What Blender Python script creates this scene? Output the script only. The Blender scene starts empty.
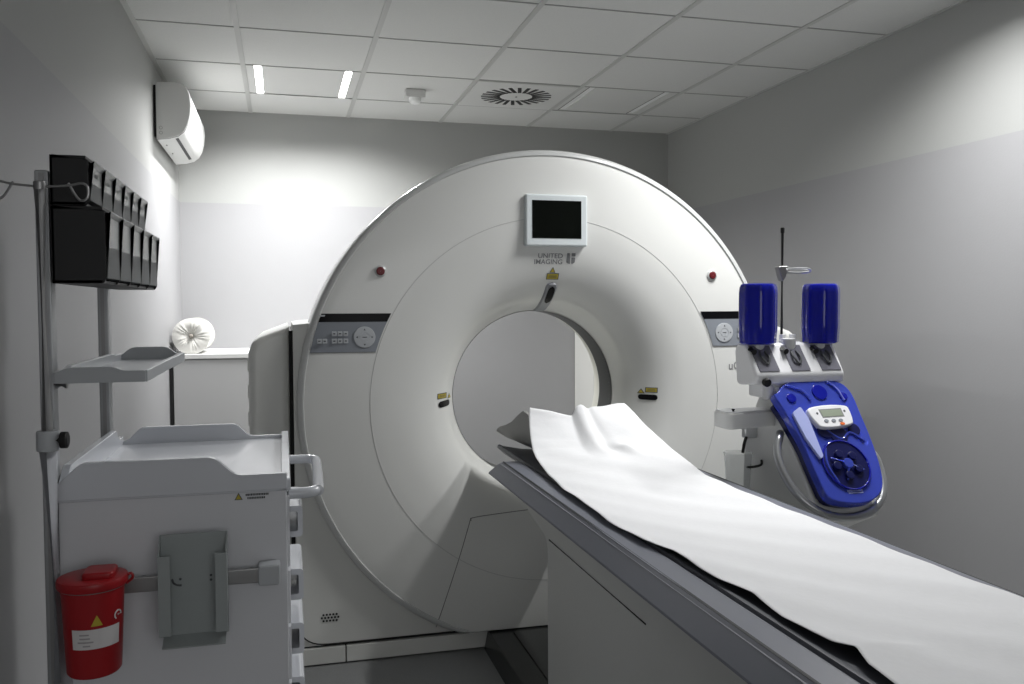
import bpy, bmesh, math
from mathutils import Vector, Matrix
import random
random.seed(7)
PI = math.pi
S = bpy.context.scene
C = S.collection
HC = 1.34                    # camera height
CEIL = HC + 1.213
XL, XR, YB, YF = -0.602, 2.665, 5.706, -1.3
DADO = 1.983

# ------------------------------------------------------------------ materials
def srgb(v):
    return tuple(((c / 12.92) if c <= .04045 else ((c + .055) / 1.055) ** 2.4) for c in v)
def mat(name, col, rough=.5, metal=0, coat=0, noise=0, nscale=40, bump=0, trans=0, emit=0, ior=1.45, alpha=1, spec=.5):
    m = bpy.data.materials.new(name); m.use_nodes = True
    nt = m.node_tree; b = nt.nodes['Principled BSDF']
    b.inputs['Base Color'].default_value = (*col, 1)
    b.inputs['Roughness'].default_value = rough
    b.inputs['Metallic'].default_value = metal
    b.inputs['Coat Weight'].default_value = coat
    b.inputs['Coat Roughness'].default_value = .08
    b.inputs['Transmission Weight'].default_value = trans
    b.inputs['IOR'].default_value = ior
    b.inputs['Alpha'].default_value = alpha
    b.inputs['Specular IOR Level'].default_value = spec
    if emit:
        b.inputs['Emission Color'].default_value = (1, 1, 1, 1)
        b.inputs['Emission Strength'].default_value = emit
    tc = nt.nodes.new('ShaderNodeTexCoord')
    n = nt.nodes.new('ShaderNodeTexNoise'); n.inputs['Scale'].default_value = nscale
    n.inputs['Detail'].default_value = 3
    nt.links.new(tc.outputs['Object'], n.inputs['Vector'])
    if noise:
        mx = nt.nodes.new('ShaderNodeMix'); mx.data_type = 'RGBA'
        mx.inputs[6].default_value = (*[max(0, c * (1 - noise)) for c in col], 1)
        mx.inputs[7].default_value = (*[min(1, c * (1 + noise)) for c in col], 1)
        nt.links.new(n.outputs['Fac'], mx.inputs[0])
        nt.links.new(mx.outputs[2], b.inputs['Base Color'])
    if bump:
        bp = nt.nodes.new('ShaderNodeBump'); bp.inputs['Strength'].default_value = bump
        bp.inputs['Distance'].default_value = .002
        nt.links.new(n.outputs['Fac'], bp.inputs['Height'])
        nt.links.new(bp.outputs['Normal'], b.inputs['Normal'])
    return m
def wall_mat(name, up, low):
    m = mat(name, low, .55, bump=.15, nscale=120)
    nt = m.node_tree; b = nt.nodes['Principled BSDF']
    g = nt.nodes.new('ShaderNodeNewGeometry'); sx = nt.nodes.new('ShaderNodeSeparateXYZ')
    gt = nt.nodes.new('ShaderNodeMath'); gt.operation = 'GREATER_THAN'; gt.inputs[1].default_value = DADO
    mx = nt.nodes.new('ShaderNodeMix'); mx.data_type = 'RGBA'
    mx.inputs[6].default_value = (*low, 1); mx.inputs[7].default_value = (*up, 1)
    nt.links.new(g.outputs['Position'], sx.inputs[0]); nt.links.new(sx.outputs[2], gt.inputs[0])
    nt.links.new(gt.outputs[0], mx.inputs[0]); nt.links.new(mx.outputs[2], b.inputs['Base Color'])
    return m
M = dict(
    wall=wall_mat('two_tone_wall_paint', (.365, .37, .36), (.325, .325, .332)),
    floor=mat('grey_speckled_vinyl', (.25, .255, .255), .55, noise=.5, nscale=260, bump=.1),
    tile=mat('mineral_fibre_tile', (.66, .665, .65), .9, noise=.07, nscale=220, bump=.15),
    tbar=mat('white_grid_metal', (.50, .505, .49), .45),
    shadowgap=mat('dark_gap', (.012, .012, .012), .7),
    tileline=mat('tile_shadow_joint', (.38, .38, .37), .8),
    gantry=mat('warm_white_shell', (.72, .725, .70), .32, coat=.25, noise=.01, nscale=8),
    gantry2=mat('warm_white_housing', (.68, .685, .655), .4, coat=.1, noise=.01, nscale=8),
    rim=mat('pale_grey_rim', (.56, .57, .56), .3, coat=.2),
    cream=mat('cream_liner', (.78, .775, .70), .35),
    bore=mat('dark_bore_ring', (.05, .052, .05), .35),
    seamlight=mat('fine_seam', (.54, .54, .53), .7),
    seam=mat('seam_grey', (.2, .2, .195), .7),
    strip=mat('black_strip', (.004, .004, .005), .3, spec=.15),
    bezel=mat('laser_bezel_grey', (.30, .31, .33), .3, metal=.2),
    black=mat('gloss_black', (.004, .005, .004), .12),
    blackmat=mat('black_plastic', (.012, .012, .013), .45),
    panelgrey=mat('grey_control_plate', (.24, .26, .29), .4),
    key=mat('pale_key', (.46, .48, .50), .4),
    keyedge=mat('key_edge', (.33, .35, .37), .4),
    glyph=mat('dark_print', (.08, .085, .09), .6),
    glyphgrey=mat('grey_print', (.22, .225, .23), .6),
    yellow=mat('warning_yellow', (.50, .40, .04), .5),
    red=mat('signal_red', (.13, .012, .016), .35),
    silver=mat('brushed_silver', (.62, .63, .64), .28, metal=.7),
    chrome=mat('chrome', (.7, .7, .7), .15, metal=1),
    steel=mat('dull_steel', (.34, .34, .34), .4, metal=.8),
    alu=mat('aluminium_profile', (.42, .43, .44), .42, metal=.6),
    darkmetal=mat('dark_rod', (.03, .03, .03), .4, metal=.3),
    screenframe=mat('screen_bezel', (.68, .73, .74), .35),
    rail=mat('slate_grey_plastic', (.18, .19, .225), .42, noise=.03, nscale=30),
    rail2=mat('slate_grey_groove', (.02, .021, .025), .6),
    railhi=mat('slate_grey_lip', (.23, .24, .27), .4),
    body=mat('table_shell', (.62, .625, .60), .35, coat=.15),
    cradle=mat('dark_cradle', (.085, .09, .105), .5),
    headrest=mat('grey_vinyl_foam', (.30, .30, .29), .5, bump=.1, nscale=60),
    paper=mat('white_couch_paper', (.86, .865, .875), .85, noise=.015, nscale=60, bump=.25),
    plinth=mat('dark_plinth', (.035, .037, .036), .25),
    trolley=mat('white_lacquer', (.70, .71, .74), .3, coat=.2),
    tray=mat('white_abs_tray', (.66, .68, .72), .22, coat=.3),
    traygrey=mat('grey_abs', (.46, .48, .50), .3),
    holder=mat('grey_green_sheet_metal', (.33, .36, .36), .4),
    redplastic=mat('red_polypropylene', (.33, .008, .012), .38),
    label=mat('label_white', (.68, .66, .66), .6),
    labelgrey=mat('label_print', (.38, .36, .37), .6),
    bin=mat('black_bin_housing', (.009, .009, .010), .5),
    clear=mat('smoky_clear_plastic', (.30, .31, .31), .4, trans=.5, ior=1.1, spec=.15),
    ac=mat('ac_white', (.72, .725, .71), .3, coat=.2),
    acend=mat('ac_end_white', (.62, .62, .61), .35),
    lamp=mat('lamp_tube', (1, 1, 1), .5, emit=9),
    lampfar=mat('bright_lamp_tube', (1, 1, 1), .5, emit=9),
    fillglow=mat('fill_glow', (.6, .6, .6), .3, emit=1.7),  # glow of the added fill light behind the viewer
    lampoff=mat('lamp_lens_off', (.86, .87, .86), .4),
    lampplate=mat('lamp_plate', (.65, .655, .64), .5),
    cabinet=mat('cabinet_laminate', (.52, .52, .525), .5),
    counter=mat('counter_white', (.78, .78, .77), .4),
    cupboard=mat('cupboard_white', (.76, .76, .73), .4),
    roll=mat('wrapped_roll', (.80, .79, .75), .45, bump=.3, nscale=25),
    rollcore=mat('roll_knot', (.25, .23, .2), .6),
    injwhite=mat('injector_white', (.78, .785, .80), .28, coat=.25),
    injgrey=mat('injector_grey', (.68, .685, .675), .4),
    smoke=mat('smoky_grey_recess', (.17, .17, .20), .15, coat=.4),
    blue=mat('blue_clear_cover', (.085, .13, .74), .06, trans=.5, ior=1.25, coat=.5),
    bluedeep=mat('blue_bottle_cover', (.012, .018, .40), .08, trans=.3, ior=1.3, coat=.5),
    bluein=mat('blue_pump_parts', (.004, .006, .065), .3),
    bluehi=mat('blue_flap_pale', (.42, .47, .80), .15, coat=.4),
    lcd=mat('lcd_green', (.27, .31, .24), .3),
    orange=mat('orange_key', (.75, .16, .03), .4),
    cup=mat('clear_cup', (.88, .89, .89), .12, trans=.85, ior=1.08),
    tube=mat('handle_silver', (.40, .41, .42), .28, metal=.7),
    rubber=mat('black_rubber', (.01, .01, .01), .6),
    detector=mat('detector_plastic', (.6, .6, .59), .5),
)

# ------------------------------------------------------------------ mesh helpers
OFF = {}
def link(name, me, m, parent=None, origin=None):
    o = bpy.data.objects.new(name, me); C.objects.link(o)
    if m: me.materials.append(M[m] if isinstance(m, str) else m)
    if parent is not None:
        off = OFF[parent.name]; me.transform(Matrix.Translation(-off)); o.parent = parent
    else:
        off = Vector(origin) if origin else Vector((0, 0, 0))
        me.transform(Matrix.Translation(-off)); o.location = off
    OFF[o.name] = off
    return o
def obj(name, bm, m, parent=None, origin=None, ang=35, smooth=True):
    bmesh.ops.remove_doubles(bm, verts=bm.verts, dist=1e-5)
    bmesh.ops.recalc_face_normals(bm, faces=bm.faces)
    me = bpy.data.meshes.new(name); bm.to_mesh(me); bm.free()
    if smooth:
        me.shade_smooth(); me.set_sharp_from_angle(angle=math.radians(ang))
    o = link(name, me, m, parent, origin)
    if smooth and len(me.polygons) < 20000:
        wn = o.modifiers.new('shading', 'WEIGHTED_NORMAL'); wn.keep_sharp = True; wn.weight = 80
    return o
def thing(name, label, cat, loc, group=None):
    o = bpy.data.objects.new(name, None); C.objects.link(o); o.location = loc
    o.empty_display_size = .1
    o['label'] = label; o['category'] = cat
    if group: o['group'] = group
    OFF[o.name] = Vector(loc)
    return o
def tag(o, label, cat, group=None):
    o['label'] = label; o['category'] = cat
    if group: o['group'] = group
    return o
def st(o):
    o['kind'] = 'structure'; return o
def B(): return bmesh.new()
def box(bm, a, b, bev=0, seg=2, mtx=None):
    t = bmesh.new()
    r = bmesh.ops.create_cube(t, size=1)
    for v in t.verts:
        v.co = Vector([a[i] + (v.co[i] + .5) * (b[i] - a[i]) for i in range(3)])
    if bev: bmesh.ops.bevel(t, geom=list(t.edges), offset=bev, segments=seg, affect='EDGES', profile=.5, clamp_overlap=True)
    if mtx: t.transform(mtx)
    join(bm, t)
def join(bm, t):
    me = bpy.data.meshes.new('tmp'); t.to_mesh(me); t.free(); bm.from_mesh(me); bpy.data.meshes.remove(me)
def frame_for(d, up=None):
    d = d.normalized()
    u = Vector(up) if up else (Vector((0, 0, 1)) if abs(d.z) < .9 else Vector((1, 0, 0)))
    x = d.cross(u).normalized(); y = x.cross(d).normalized()
    return x, y
def tube(bm, pts, r, n=12, closed=False, caps=True):
    pts = [Vector(p) for p in pts]; N = len(pts); rings = []
    px = None
    for i, p in enumerate(pts):
        a = pts[(i - 1) % N] if (closed or i > 0) else p
        b = pts[(i + 1) % N] if (closed or i < N - 1) else p
        d = (b - a).normalized()
        if px is None: x, y = frame_for(d)
        else:
            x = (px - d * px.dot(d)).normalized(); y = d.cross(x).normalized()
        px = x
        rr = r[i] if isinstance(r, (list, tuple)) else r
        rings.append([bm.verts.new(p + x * rr * math.cos(2 * PI * k / n) + y * rr * math.sin(2 * PI * k / n)) for k in range(n)])
    for i in range(N if closed else N - 1):
        A, Bq = rings[i], rings[(i + 1) % N]
        for k in range(n): bm.faces.new((A[k], A[(k + 1) % n], Bq[(k + 1) % n], Bq[k]))
    if caps and not closed:
        bm.faces.new(rings[0][::-1]); bm.faces.new(rings[-1])
def smoothpath(pts, n=6, closed=False):
    P = [Vector(p) for p in pts]; out = []; N = len(P)
    rng = range(N if closed else N - 1)
    for i in rng:
        p0 = P[(i - 1) % N] if (closed or i > 0) else P[0]
        p1 = P[i]; p2 = P[(i + 1) % N]
        p3 = P[(i + 2) % N] if (closed or i < N - 2) else P[-1]
        for k in range(n):
            t = k / n
            out.append(.5 * ((2 * p1) + (p2 - p0) * t + (2 * p0 - 5 * p1 + 4 * p2 - p3) * t * t + (3 * p1 - p0 - 3 * p2 + p3) * t ** 3))
    if not closed: out.append(P[-1])
    return out
def cyl(bm, a, b, r, n=24, r2=None, bev=0):
    a = Vector(a); b = Vector(b)
    if bev:
        L = (b - a).length; d = (b - a) / L
        r2 = r if r2 is None else r2
        tube(bm, [a, a + d * bev * .3, a + d * bev, b - d * bev, b - d * bev * .3, b], [r - bev, r - bev * .3, r, r2, r2 - bev * .3, r2 - bev], n)
    else: tube(bm, [a, b], [r, r if r2 is None else r2], n)
def lathe(bm, prof, c, axis='Z', n=48, clampz=None, a0=0, a1=2 * PI, cap=False):
    """prof: (r, h) along the axis."""
    full = abs(a1 - a0 - 2 * PI) < 1e-6; cols = n if full else n + 1
    rings = []
    for r, h in prof:
        ring = []
        for k in range(cols):
            a = a0 + (a1 - a0) * k / n
            if axis == 'Z': p = Vector((c[0] + r * math.cos(a), c[1] + r * math.sin(a), c[2] + h))
            elif axis == 'Y': p = Vector((c[0] + r * math.cos(a), c[1] + h, c[2] + r * math.sin(a)))
            else: p = Vector((c[0] + h, c[1] + r * math.cos(a), c[2] + r * math.sin(a)))
            if clampz is not None and p.z < clampz: p.z = clampz
            ring.append(bm.verts.new(p))
        rings.append(ring)
    for i in range(len(rings) - 1):
        for k in range(n):
            k2 = (k + 1) % cols
            try: bm.faces.new((rings[i][k], rings[i][k2], rings[i + 1][k2], rings[i + 1][k]))
            except ValueError: pass
    if cap:
        bm.faces.new(rings[0]); bm.faces.new(rings[-1])
def prism(bm, poly, mapf, d0, d1, bev=0, seg=3):
    """poly of (a,b) extruded from d0 to d1; mapf(a,b,d)->xyz"""
    t = bmesh.new()
    A = [t.verts.new(mapf(a, b, d0)) for a, b in poly]
    Bv = [t.verts.new(mapf(a, b, d1)) for a, b in poly]
    f1 = t.faces.new(A); f2 = t.faces.new(Bv[::-1]); n = len(poly)
    for i in range(n): t.faces.new((A[i], Bv[i], Bv[(i + 1) % n], A[(i + 1) % n]))
    bmesh.ops.recalc_face_normals(t, faces=t.faces)
    if bev:
        es = [e for e in t.edges if f1 in e.link_faces or f2 in e.link_faces]
        bmesh.ops.bevel(t, geom=es, offset=bev, segments=seg, affect='EDGES', profile=.5, clamp_overlap=True)
    join(bm, t)
def rounded(poly, r, n=5):
    """round every corner of a 2D polygon; r number or list"""
    out = []; N = len(poly)
    for i, p in enumerate(poly):
        rr = r[i] if isinstance(r, (list, tuple)) else r
        P = Vector(p); a = Vector(poly[i - 1]) - P; b = Vector(poly[(i + 1) % N]) - P
        if rr <= 0: out.append(tuple(P)); continue
        k = min(rr, a.length * .49, b.length * .49)
        s = P + a.normalized() * k; e = P + b.normalized() * k
        for j in range(n + 1):
            t = j / n; q = s * (1 - t) ** 2 + P * 2 * t * (1 - t) + e * t * t
            out.append((q.x, q.y))
    return out
YZ = lambda a, b, d: Vector((d, a, b))      # polygon in Y,Z  extruded along X
XZ = lambda a, b, d: Vector((a, d, b))      # polygon in X,Z  extruded along Y
XY = lambda a, b, d: Vector((a, b, d))
def grid(bm, f, nu, nv):
    V = [[bm.verts.new(f(i / nu, j / nv)) for j in range(nv + 1)] for i in range(nu + 1)]
    for i in range(nu):
        for j in range(nv): bm.faces.new((V[i][j], V[i + 1][j], V[i + 1][j + 1], V[i][j + 1]))
def text_bm(s, w, h, align='L'):
    """flat lettering in x,y with the given overall width and cap height"""
    cu = bpy.data.curves.new('lettering', 'FONT'); cu.body = s; cu.size = 1; cu.offset = .012; cu.resolution_u = 3
    o = bpy.data.objects.new('lettering_tmp', cu); C.objects.link(o)
    dg = bpy.context.evaluated_depsgraph_get(); dg.update()
    me = bpy.data.meshes.new_from_object(o.evaluated_get(dg))
    bpy.data.objects.remove(o); bpy.data.curves.remove(cu)
    bm = B(); bm.from_mesh(me); bpy.data.meshes.remove(me)
    xs = [v.co.x for v in bm.verts]; ys = [v.co.y for v in bm.verts]
    for v in bm.verts:
        v.co.x = (v.co.x - min(xs)) / (max(xs) - min(xs)) * w
        v.co.y = (v.co.y - min(ys)) / (max(ys) - min(ys)) * h
        v.co.z = 0
    return bm

# ------------------------------------------------------------------ room shell
bm = B(); box(bm, (XL - .1, YF - .1, -.1), (XR + .1, YB + .1, 0)); st(obj('floor', bm, 'floor'))
FIX = [(-.173, 4.59), (1.627, 4.59), (1.627, 2.19)]       # ceiling openings for the light panels
bm = B()
ys = [YF - .1, 2.19, 2.79, 4.59, 5.19, YB + .1]
for ya, yb in zip(ys, ys[1:]):
    x = XL - .1
    for fx, fy in sorted(FIX):
        if abs(fy - ya) < 1e-6: box(bm, (x, ya, CEIL), (fx, yb, CEIL + .1)); x = fx + .6
    box(bm, (x, ya, CEIL), (XR + .1, yb, CEIL + .1))
ceil = st(obj('ceiling', bm, 'tile', smooth=False))
for nm, a, b in (('wall_left', (XL - .1, YF, 0), (XL, YB, CEIL)), ('wall_right', (XR, YF, 0), (XR + .1, YB, CEIL)),
                 ('wall_back', (XL - .1, YB, 0), (XR + .1, YB + .1, CEIL)), ('wall_front', (XL - .1, YF - .1, 0), (XR + .1, YF, CEIL))):
    bm = B(); box(bm, a, b); st(obj(nm, bm, 'wall'))
# framed glowing pane added behind the viewer to light the room's front
wx0, wx1, wz0, wz1 = -.35, 1.35, .95, 2.05
bm = B()
for a, b in (((wx0 - .06, YF, wz0 - .06), (wx1 + .06, YF + .03, wz0)), ((wx0 - .06, YF, wz1), (wx1 + .06, YF + .03, wz1 + .06)),
             ((wx0 - .06, YF, wz0), (wx0, YF + .03, wz1)), ((wx1, YF, wz0), (wx1 + .06, YF + .03, wz1))): box(bm, a, b, .003)
wf = st(obj('fill_frame', bm, 'screenframe'))
bm = B(); box(bm, (wx0, YF + .002, wz0), (wx1, YF + .012, wz1)); st(obj('fill_pane', bm, 'fillglow', wf))
# suspended grid: runners along Y, cross tees along X, edge angle
GX = [-.173 + .6 * k for k in range(5)]
GY = [5.19 - .6 * k for k in range(11)]
bm = B()
for x in GX: box(bm, (x - .012, YF, CEIL - .004), (x + .012, YB, CEIL))
for a, b in (((XL, YF, CEIL - .005), (XL + .022, YB, CEIL)), ((XR - .016, YF, CEIL - .005), (XR, YB, CEIL))): box(bm, a, b)
st(obj('ceiling_runner', bm, 'tbar', ceil))
bm = B()
for y in GY: box(bm, (XL, y - .004, CEIL - .003), (XR, y + .004, CEIL))
box(bm, (XL, YB - .006, CEIL - .004), (XR, YB, CEIL))
st(obj('ceiling_joint', bm, 'tileline', ceil))
# ------------------------------------------------------------------ ceiling fittings
def light_panel(name, x0, y0, lit, label, watts=0):
    t = thing(name, label, 'ceiling light', (x0 + .3, y0 + .3, CEIL), 'square ceiling light panels')
    D = -.002                                   # the strips sit in shallow troughs
    strips = [(x0 + .053, x0 + .090), (x0 + .507, x0 + .544)]
    xs = [x0 + .002, strips[0][0], strips[0][1], strips[1][0], strips[1][1], x0 + .598]
    bm = B()
    for a, b in ((xs[0], xs[1]), (xs[2], xs[3]), (xs[4], xs[5])): box(bm, (a, y0 + .002, CEIL - D), (b, y0 + .598, CEIL + .028))
    for a, b in strips:
        box(bm, (a, y0 + .002, CEIL - D), (b, y0 + .008, CEIL + .028)); box(bm, (a, y0 + .592, CEIL - D), (b, y0 + .598, CEIL + .028))
    obj('panel', bm, 'lampplate', t, smooth=False)
    for xa, xb in strips:
        bm = B(); box(bm, (xa + .0005, y0 + .0085, CEIL + (.003 if lit else .006)), (xb - .0005, y0 + .5915, CEIL + .026))
        obj('lamp_strip', bm, 'lamp' if lit else 'lampoff', t)
        if lit:
            li = bpy.data.lights.new('lamp_light', 'AREA'); li.shape = 'RECTANGLE'; li.size = xb - xa; li.size_y = .575
            li.energy = watts; li.spread = math.radians(150)
            lo = bpy.data.objects.new('lamp_light', li); C.objects.link(lo); lo.parent = t
            lo.location = Vector(((xa + xb) / 2, y0 + .3, CEIL + .001)) - OFF[t.name]
        else:
            bm = B(); box(bm, (xa - .006, y0 + .006, CEIL - D - .0006), (xa, y0 + .594, CEIL - D + .002)); obj('strip_edge', bm, 'seam', t)
    return t
light_panel('ceiling_light', GX[0], GY[0] - .6, True, 'lit square ceiling light with two glowing strips, near the wall air conditioner', 27)
light_panel('ceiling_light', GX[3], GY[0] - .6, False, 'unlit square ceiling light panel beside the round slotted air diffuser')
FRONT_ROW = 4
light_panel('ceiling_light', GX[3], GY[FRONT_ROW] - .6, True, 'lit square ceiling light above the patient table, nearest the viewer', 17)

# swirl air diffuser
dx, dy = GX[2] + .3, GY[0] - .3
t = thing('air_diffuser', 'square white ceiling air diffuser with a ring of black radial slots', 'air vent', (dx, dy, CEIL))
bm = B(); box(bm, (dx - .286, dy - .286, CEIL - .006), (dx + .286, dy + .286, CEIL - .001), .003); obj('plate', bm, 'lampplate', t)
for k in range(24):
    a = 2 * PI * k / 24
    bm = B(); box(bm, (.092, -.0105, -.0075), (.203, .0105, -.005))
    bm.transform(Matrix.Translation((dx, dy, CEIL)) @ Matrix.Rotation(a, 4, 'Z') @ Matrix.Translation((0, .02, 0)))
    obj('slot', bm, 'blackmat', t)
bm = B(); cyl(bm, (dx, dy, CEIL - .010), (dx, dy, CEIL - .005), .008, 12); obj('screw', bm, 'steel', t)
# smoke detector
t = thing('smoke_detector', 'small white smoke detector on the ceiling left of the air diffuser', 'smoke detector', (.74, 4.9, CEIL))
bm = B(); box(bm, (.685, 4.865, CEIL - .045), (.795, 4.935, CEIL), .006); obj('housing', bm, 'detector', t)
bm = B(); lathe(bm, [(.001, -.078), (.022, -.076), (.034, -.065), (.036, -.045)], (.74, 4.9, CEIL), n=24); obj('sensor_dome', bm, 'lampoff', t)

# ------------------------------------------------------------------ air conditioner
t = thing('air_conditioner', 'white wall mounted air conditioner high in the left back corner', 'air conditioner', (XL, 5.02, 2.17))
A0, A1 = 4.62, 5.44
prof = [(.014, 2.448), (.10, 2.452), (.135, 2.446), (.158, 2.428), (.172, 2.395), (.177, 2.345), (.172, 2.29), (.160, 2.245), (.142, 2.212), (.115, 2.190), (.07, 2.176), (.014, 2.170)]
pr = [(XL + a, b) for a, b in prof]
bm = B(); prism(bm, pr, XZ, A0 + .012, A1 - .012); obj('casing', bm, 'ac', t, ang=28)
def shrink(p, k):
    cx = XL + .09; cz = 2.31
    return [(cx + (x - cx) * k, cz + (z - cz) * k) for x, z in p]
for ya, yb in ((A0, A0 + .012), (A1 - .012, A1)):
    bm = B(); prism(bm, pr, XZ, ya, yb, .004); e = obj('end_panel', bm, 'acend', t, ang=28)
bm = B(); tube(bm, [(x, A0 + .013, z) for x, z in shrink(pr, 1.004)], .0016, 6); obj('end_joint', bm, 'seam', t)
bm = B(); box(bm, (XL, A0 + .03, 2.185), (XL + .013, A1 - .03, 2.44)); obj('back_plate', bm, 'blackmat', t)
def acpt(i, f, out):
    a, b = Vector(pr[i]), Vector(pr[i + 1]); p = a.lerp(b, f); d = (b - a).normalized(); n = Vector((d.y, -d.x)) * -1
    c = Vector((XL + .09, 2.31))
    if (p - c).dot(n) < 0: n = -n
    return p + n * out
bm = B(); q = [acpt(9, .10, .0022), acpt(9, .42, .0022), acpt(9, .42, -.004), acpt(9, .10, -.004)]
prism(bm, [tuple(v) for v in q], XZ, A0 + .06, A1 - .12); obj('louver_slot', bm, 'blackmat', t)
for z0 in (2.225, 2.20):
    bm = B(); lathe(bm, [(.008, 0), (.008, -.001), (.0065, -.001), (.0065, 0)], (XL + .035, A0, z0), axis='Y', n=20); obj('screw_ring', bm, 'seam', t)
for yy in (4.80, 5.05):
    bm = B(); cyl(bm, (XL + .04, yy, 2.168), (XL + .04, yy, 2.175), .006, 12); obj('screw', bm, 'seam', t)

# ------------------------------------------------------------------ back left cabinet and roll
t = thing('low_cabinet', 'low grey cabinet with thin white top in the back left corner', 'cabinet', (-.1, 5.37, 0))
bm = B(); box(bm, (XL + .019, 5.06, .06), (.55, YB - .001, 1.052)); obj('carcass', bm, 'cabinet', t)
bm = B(); box(bm, (XL + .002, 5.035, 1.052), (.56, YB - .001, 1.078), .003); obj('worktop', bm, 'counter', t)
bm = B(); box(bm, (XL + .002, 5.04, 0), (XL + .018, YB - .001, 1.052)); obj('side_panel', bm, 'blackmat', t)
bm = B(); box(bm, (XL + .019, 5.1, 0), (.54, YB - .002, .06)); obj('plinth', bm, 'blackmat', t)
for k in range(2):
    xa = XL + .022 + k * .565
    bm = B(); box(bm, (xa, 5.042, .07), (xa + .56, 5.059, 1.045), .002); d = obj('door', bm, 'cabinet', t)
    bm = B(); tube(bm, [(xa + .49, 5.042, .7), (xa + .49, 5.015, .7), (xa + .49, 5.015, .85), (xa + .49, 5.042, .85)], .005, 8); obj('handle', bm, 'steel', d)
rx, rz, rr = -.488, 1.080 + .096, .095
t = thing('paper_roll', 'cream wrapped paper roll lying on the low cabinet in the corner', 'paper roll', (rx, 5.2, 1.078))
bm = B()
def rollpt(u, v):
    a = 2 * PI * v; y = 5.07 + .36 * u
    rad = rr * (1 + .008 * math.sin(7 * a + u * 9))
    return Vector((rx + rad * math.cos(a), y, rz + rad * math.sin(a)))
grid(bm, rollpt, 8, 48); obj('wrapping', bm, 'roll', t)
for ye, s in ((5.07, -1), (5.43, 1)):
    bm = B()
    def endpt(u, v, ye=ye, s=s):
        a = 2 * PI * v; rad = rr * (1 - u) + .004
        y = ye + s * (.012 * math.sin(PI * min(1, u * 1.0)) + .0022 * math.sin(16 * a + 3 * math.sin(5 * a)) * math.sin(PI * u) - .018 * u * u)
        return Vector((rx + rad * math.cos(a), y, rz + rad * math.sin(a)))
    grid(bm, endpt, 10, 96); obj('pleated_end', bm, 'roll', t, ang=60)
bm = B(); lathe(bm, [(.001, -.028), (.009, -.024), (.013, -.008), (.011, .004)], (rx, 5.075, rz), axis='Y', n=14); obj('twist_knot', bm, 'rollcore', t)

# tall cupboard seen through the bore
t = thing('tall_cupboard', 'tall white cupboard behind the scanner, seen through the ring opening', 'cupboard', (2.30, 5.5, 0))
bm = B(); box(bm, (1.965, 5.33, .05), (2.645, YB - .001, 1.70), .003); obj('carcass', bm, 'cupboard', t)
bm = B(); box(bm, (1.975, 5.36, 0), (2.64, YB - .002, .05)); obj('plinth', bm, 'seam', t)
for k in range(2):
    xa = 1.967 + k * .34
    bm = B(); box(bm, (xa, 5.312, .06), (xa + .336, 5.329, 1.695), .002); d = obj('door', bm, 'cupboard', t)
    bm = B(); cyl(bm, (xa + (.025 if k == 0 else .33), 5.304, .82), (xa + (.025 if k == 0 else .33), 5.312, .82), .009, 12); obj('lock', bm, 'seam', d)

# ------------------------------------------------------------------ CT gantry
CX, CZ, RG, RR = 1.013, .972, .967, .705
G = thing('scanner_gantry', 'large white ring shaped medical scanner with a round opening in the middle', 'medical scanner', (CX, 3.6, 0))
FP = [(.345, 3.60), (.345, 3.49), (.348, 3.46), (.356, 3.425), (.370, 3.385), (.392, 3.340), (.42, 3.300), (.455, 3.266), (.50, 3.239), (.56, 3.217), (.63, 3.205), (.70, 3.199), (.80, 3.200), (.90, 3.205), (.942, 3.210)]
sm = [(p.x, p.y) for p in smoothpath([(a, b, 0) for a, b in FP[2:]], 3)]
def face_y(r):
    if r <= sm[0][0]: return sm[0][1] + (r - sm[0][0]) * (FP[1][1] - FP[2][1]) / (FP[1][0] - FP[2][0])
    for (a, ya), (b, yb) in zip(sm, sm[1:]):
        if r <= b: return ya + (yb - ya) * (r - a) / (b - a)
    return sm[-1][1]
def on_face(x, z, eps=.0015):
    r = math.hypot(x - CX, z - CZ); y = face_y(r)
    dy = (face_y(r + .004) - face_y(r - .004)) / .008
    k = 1 / math.hypot(1, dy)
    s = dy * k * eps / max(r, 1e-3)
    return Vector((x + (x - CX) * s, y - eps * k, z + (z - CZ) * s))
FLAT = .085
bm = B(); lathe(bm, [FP[1]] + sm, (CX, 0, CZ), 'Y', 160, FLAT); obj('front_cover', bm, 'gantry', G)
bm = B(); lathe(bm, [(.942, 3.210), (.944, 3.2045), (.953, 3.205), (.962, 3.212), (.967, 3.224), (.967, 3.50), (.958, 3.54)], (CX, 0, CZ), 'Y', 160, FLAT); obj('rim', bm, 'rim', G)
bm = B(); lathe(bm, [(.346, 3.462), (.345, 3.49), (.345, 3.60), (.347, 3.615)], (CX, 0, CZ), 'Y', 120); obj('bore_ring', bm, 'bore', G)
bm = B(); lathe(bm, [(.347, 3.615), (.352, 3.66), (.365, 3.72), (.40, 3.82), (.45, 3.92), (.54, 4.00), (.66, 4.03)], (CX, 0, CZ), 'Y', 120); obj('bore_liner', bm, 'cream', G)
bm = B(); lathe(bm, [(.66, 4.03), (.88, 4.03), (.92, 4.01), (.94, 3.96), (.94, 3.54), (.958, 3.54)], (CX, 0, CZ), 'Y', 120, FLAT); obj('rear_cover', bm, 'gantry2', G)
# lower flat underside of the disc
bm = B(); box(bm, (CX - .36, 3.212, FLAT - .004), (CX + .36, 4.02, FLAT)); obj('underside', bm, 'seam', G)
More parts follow.
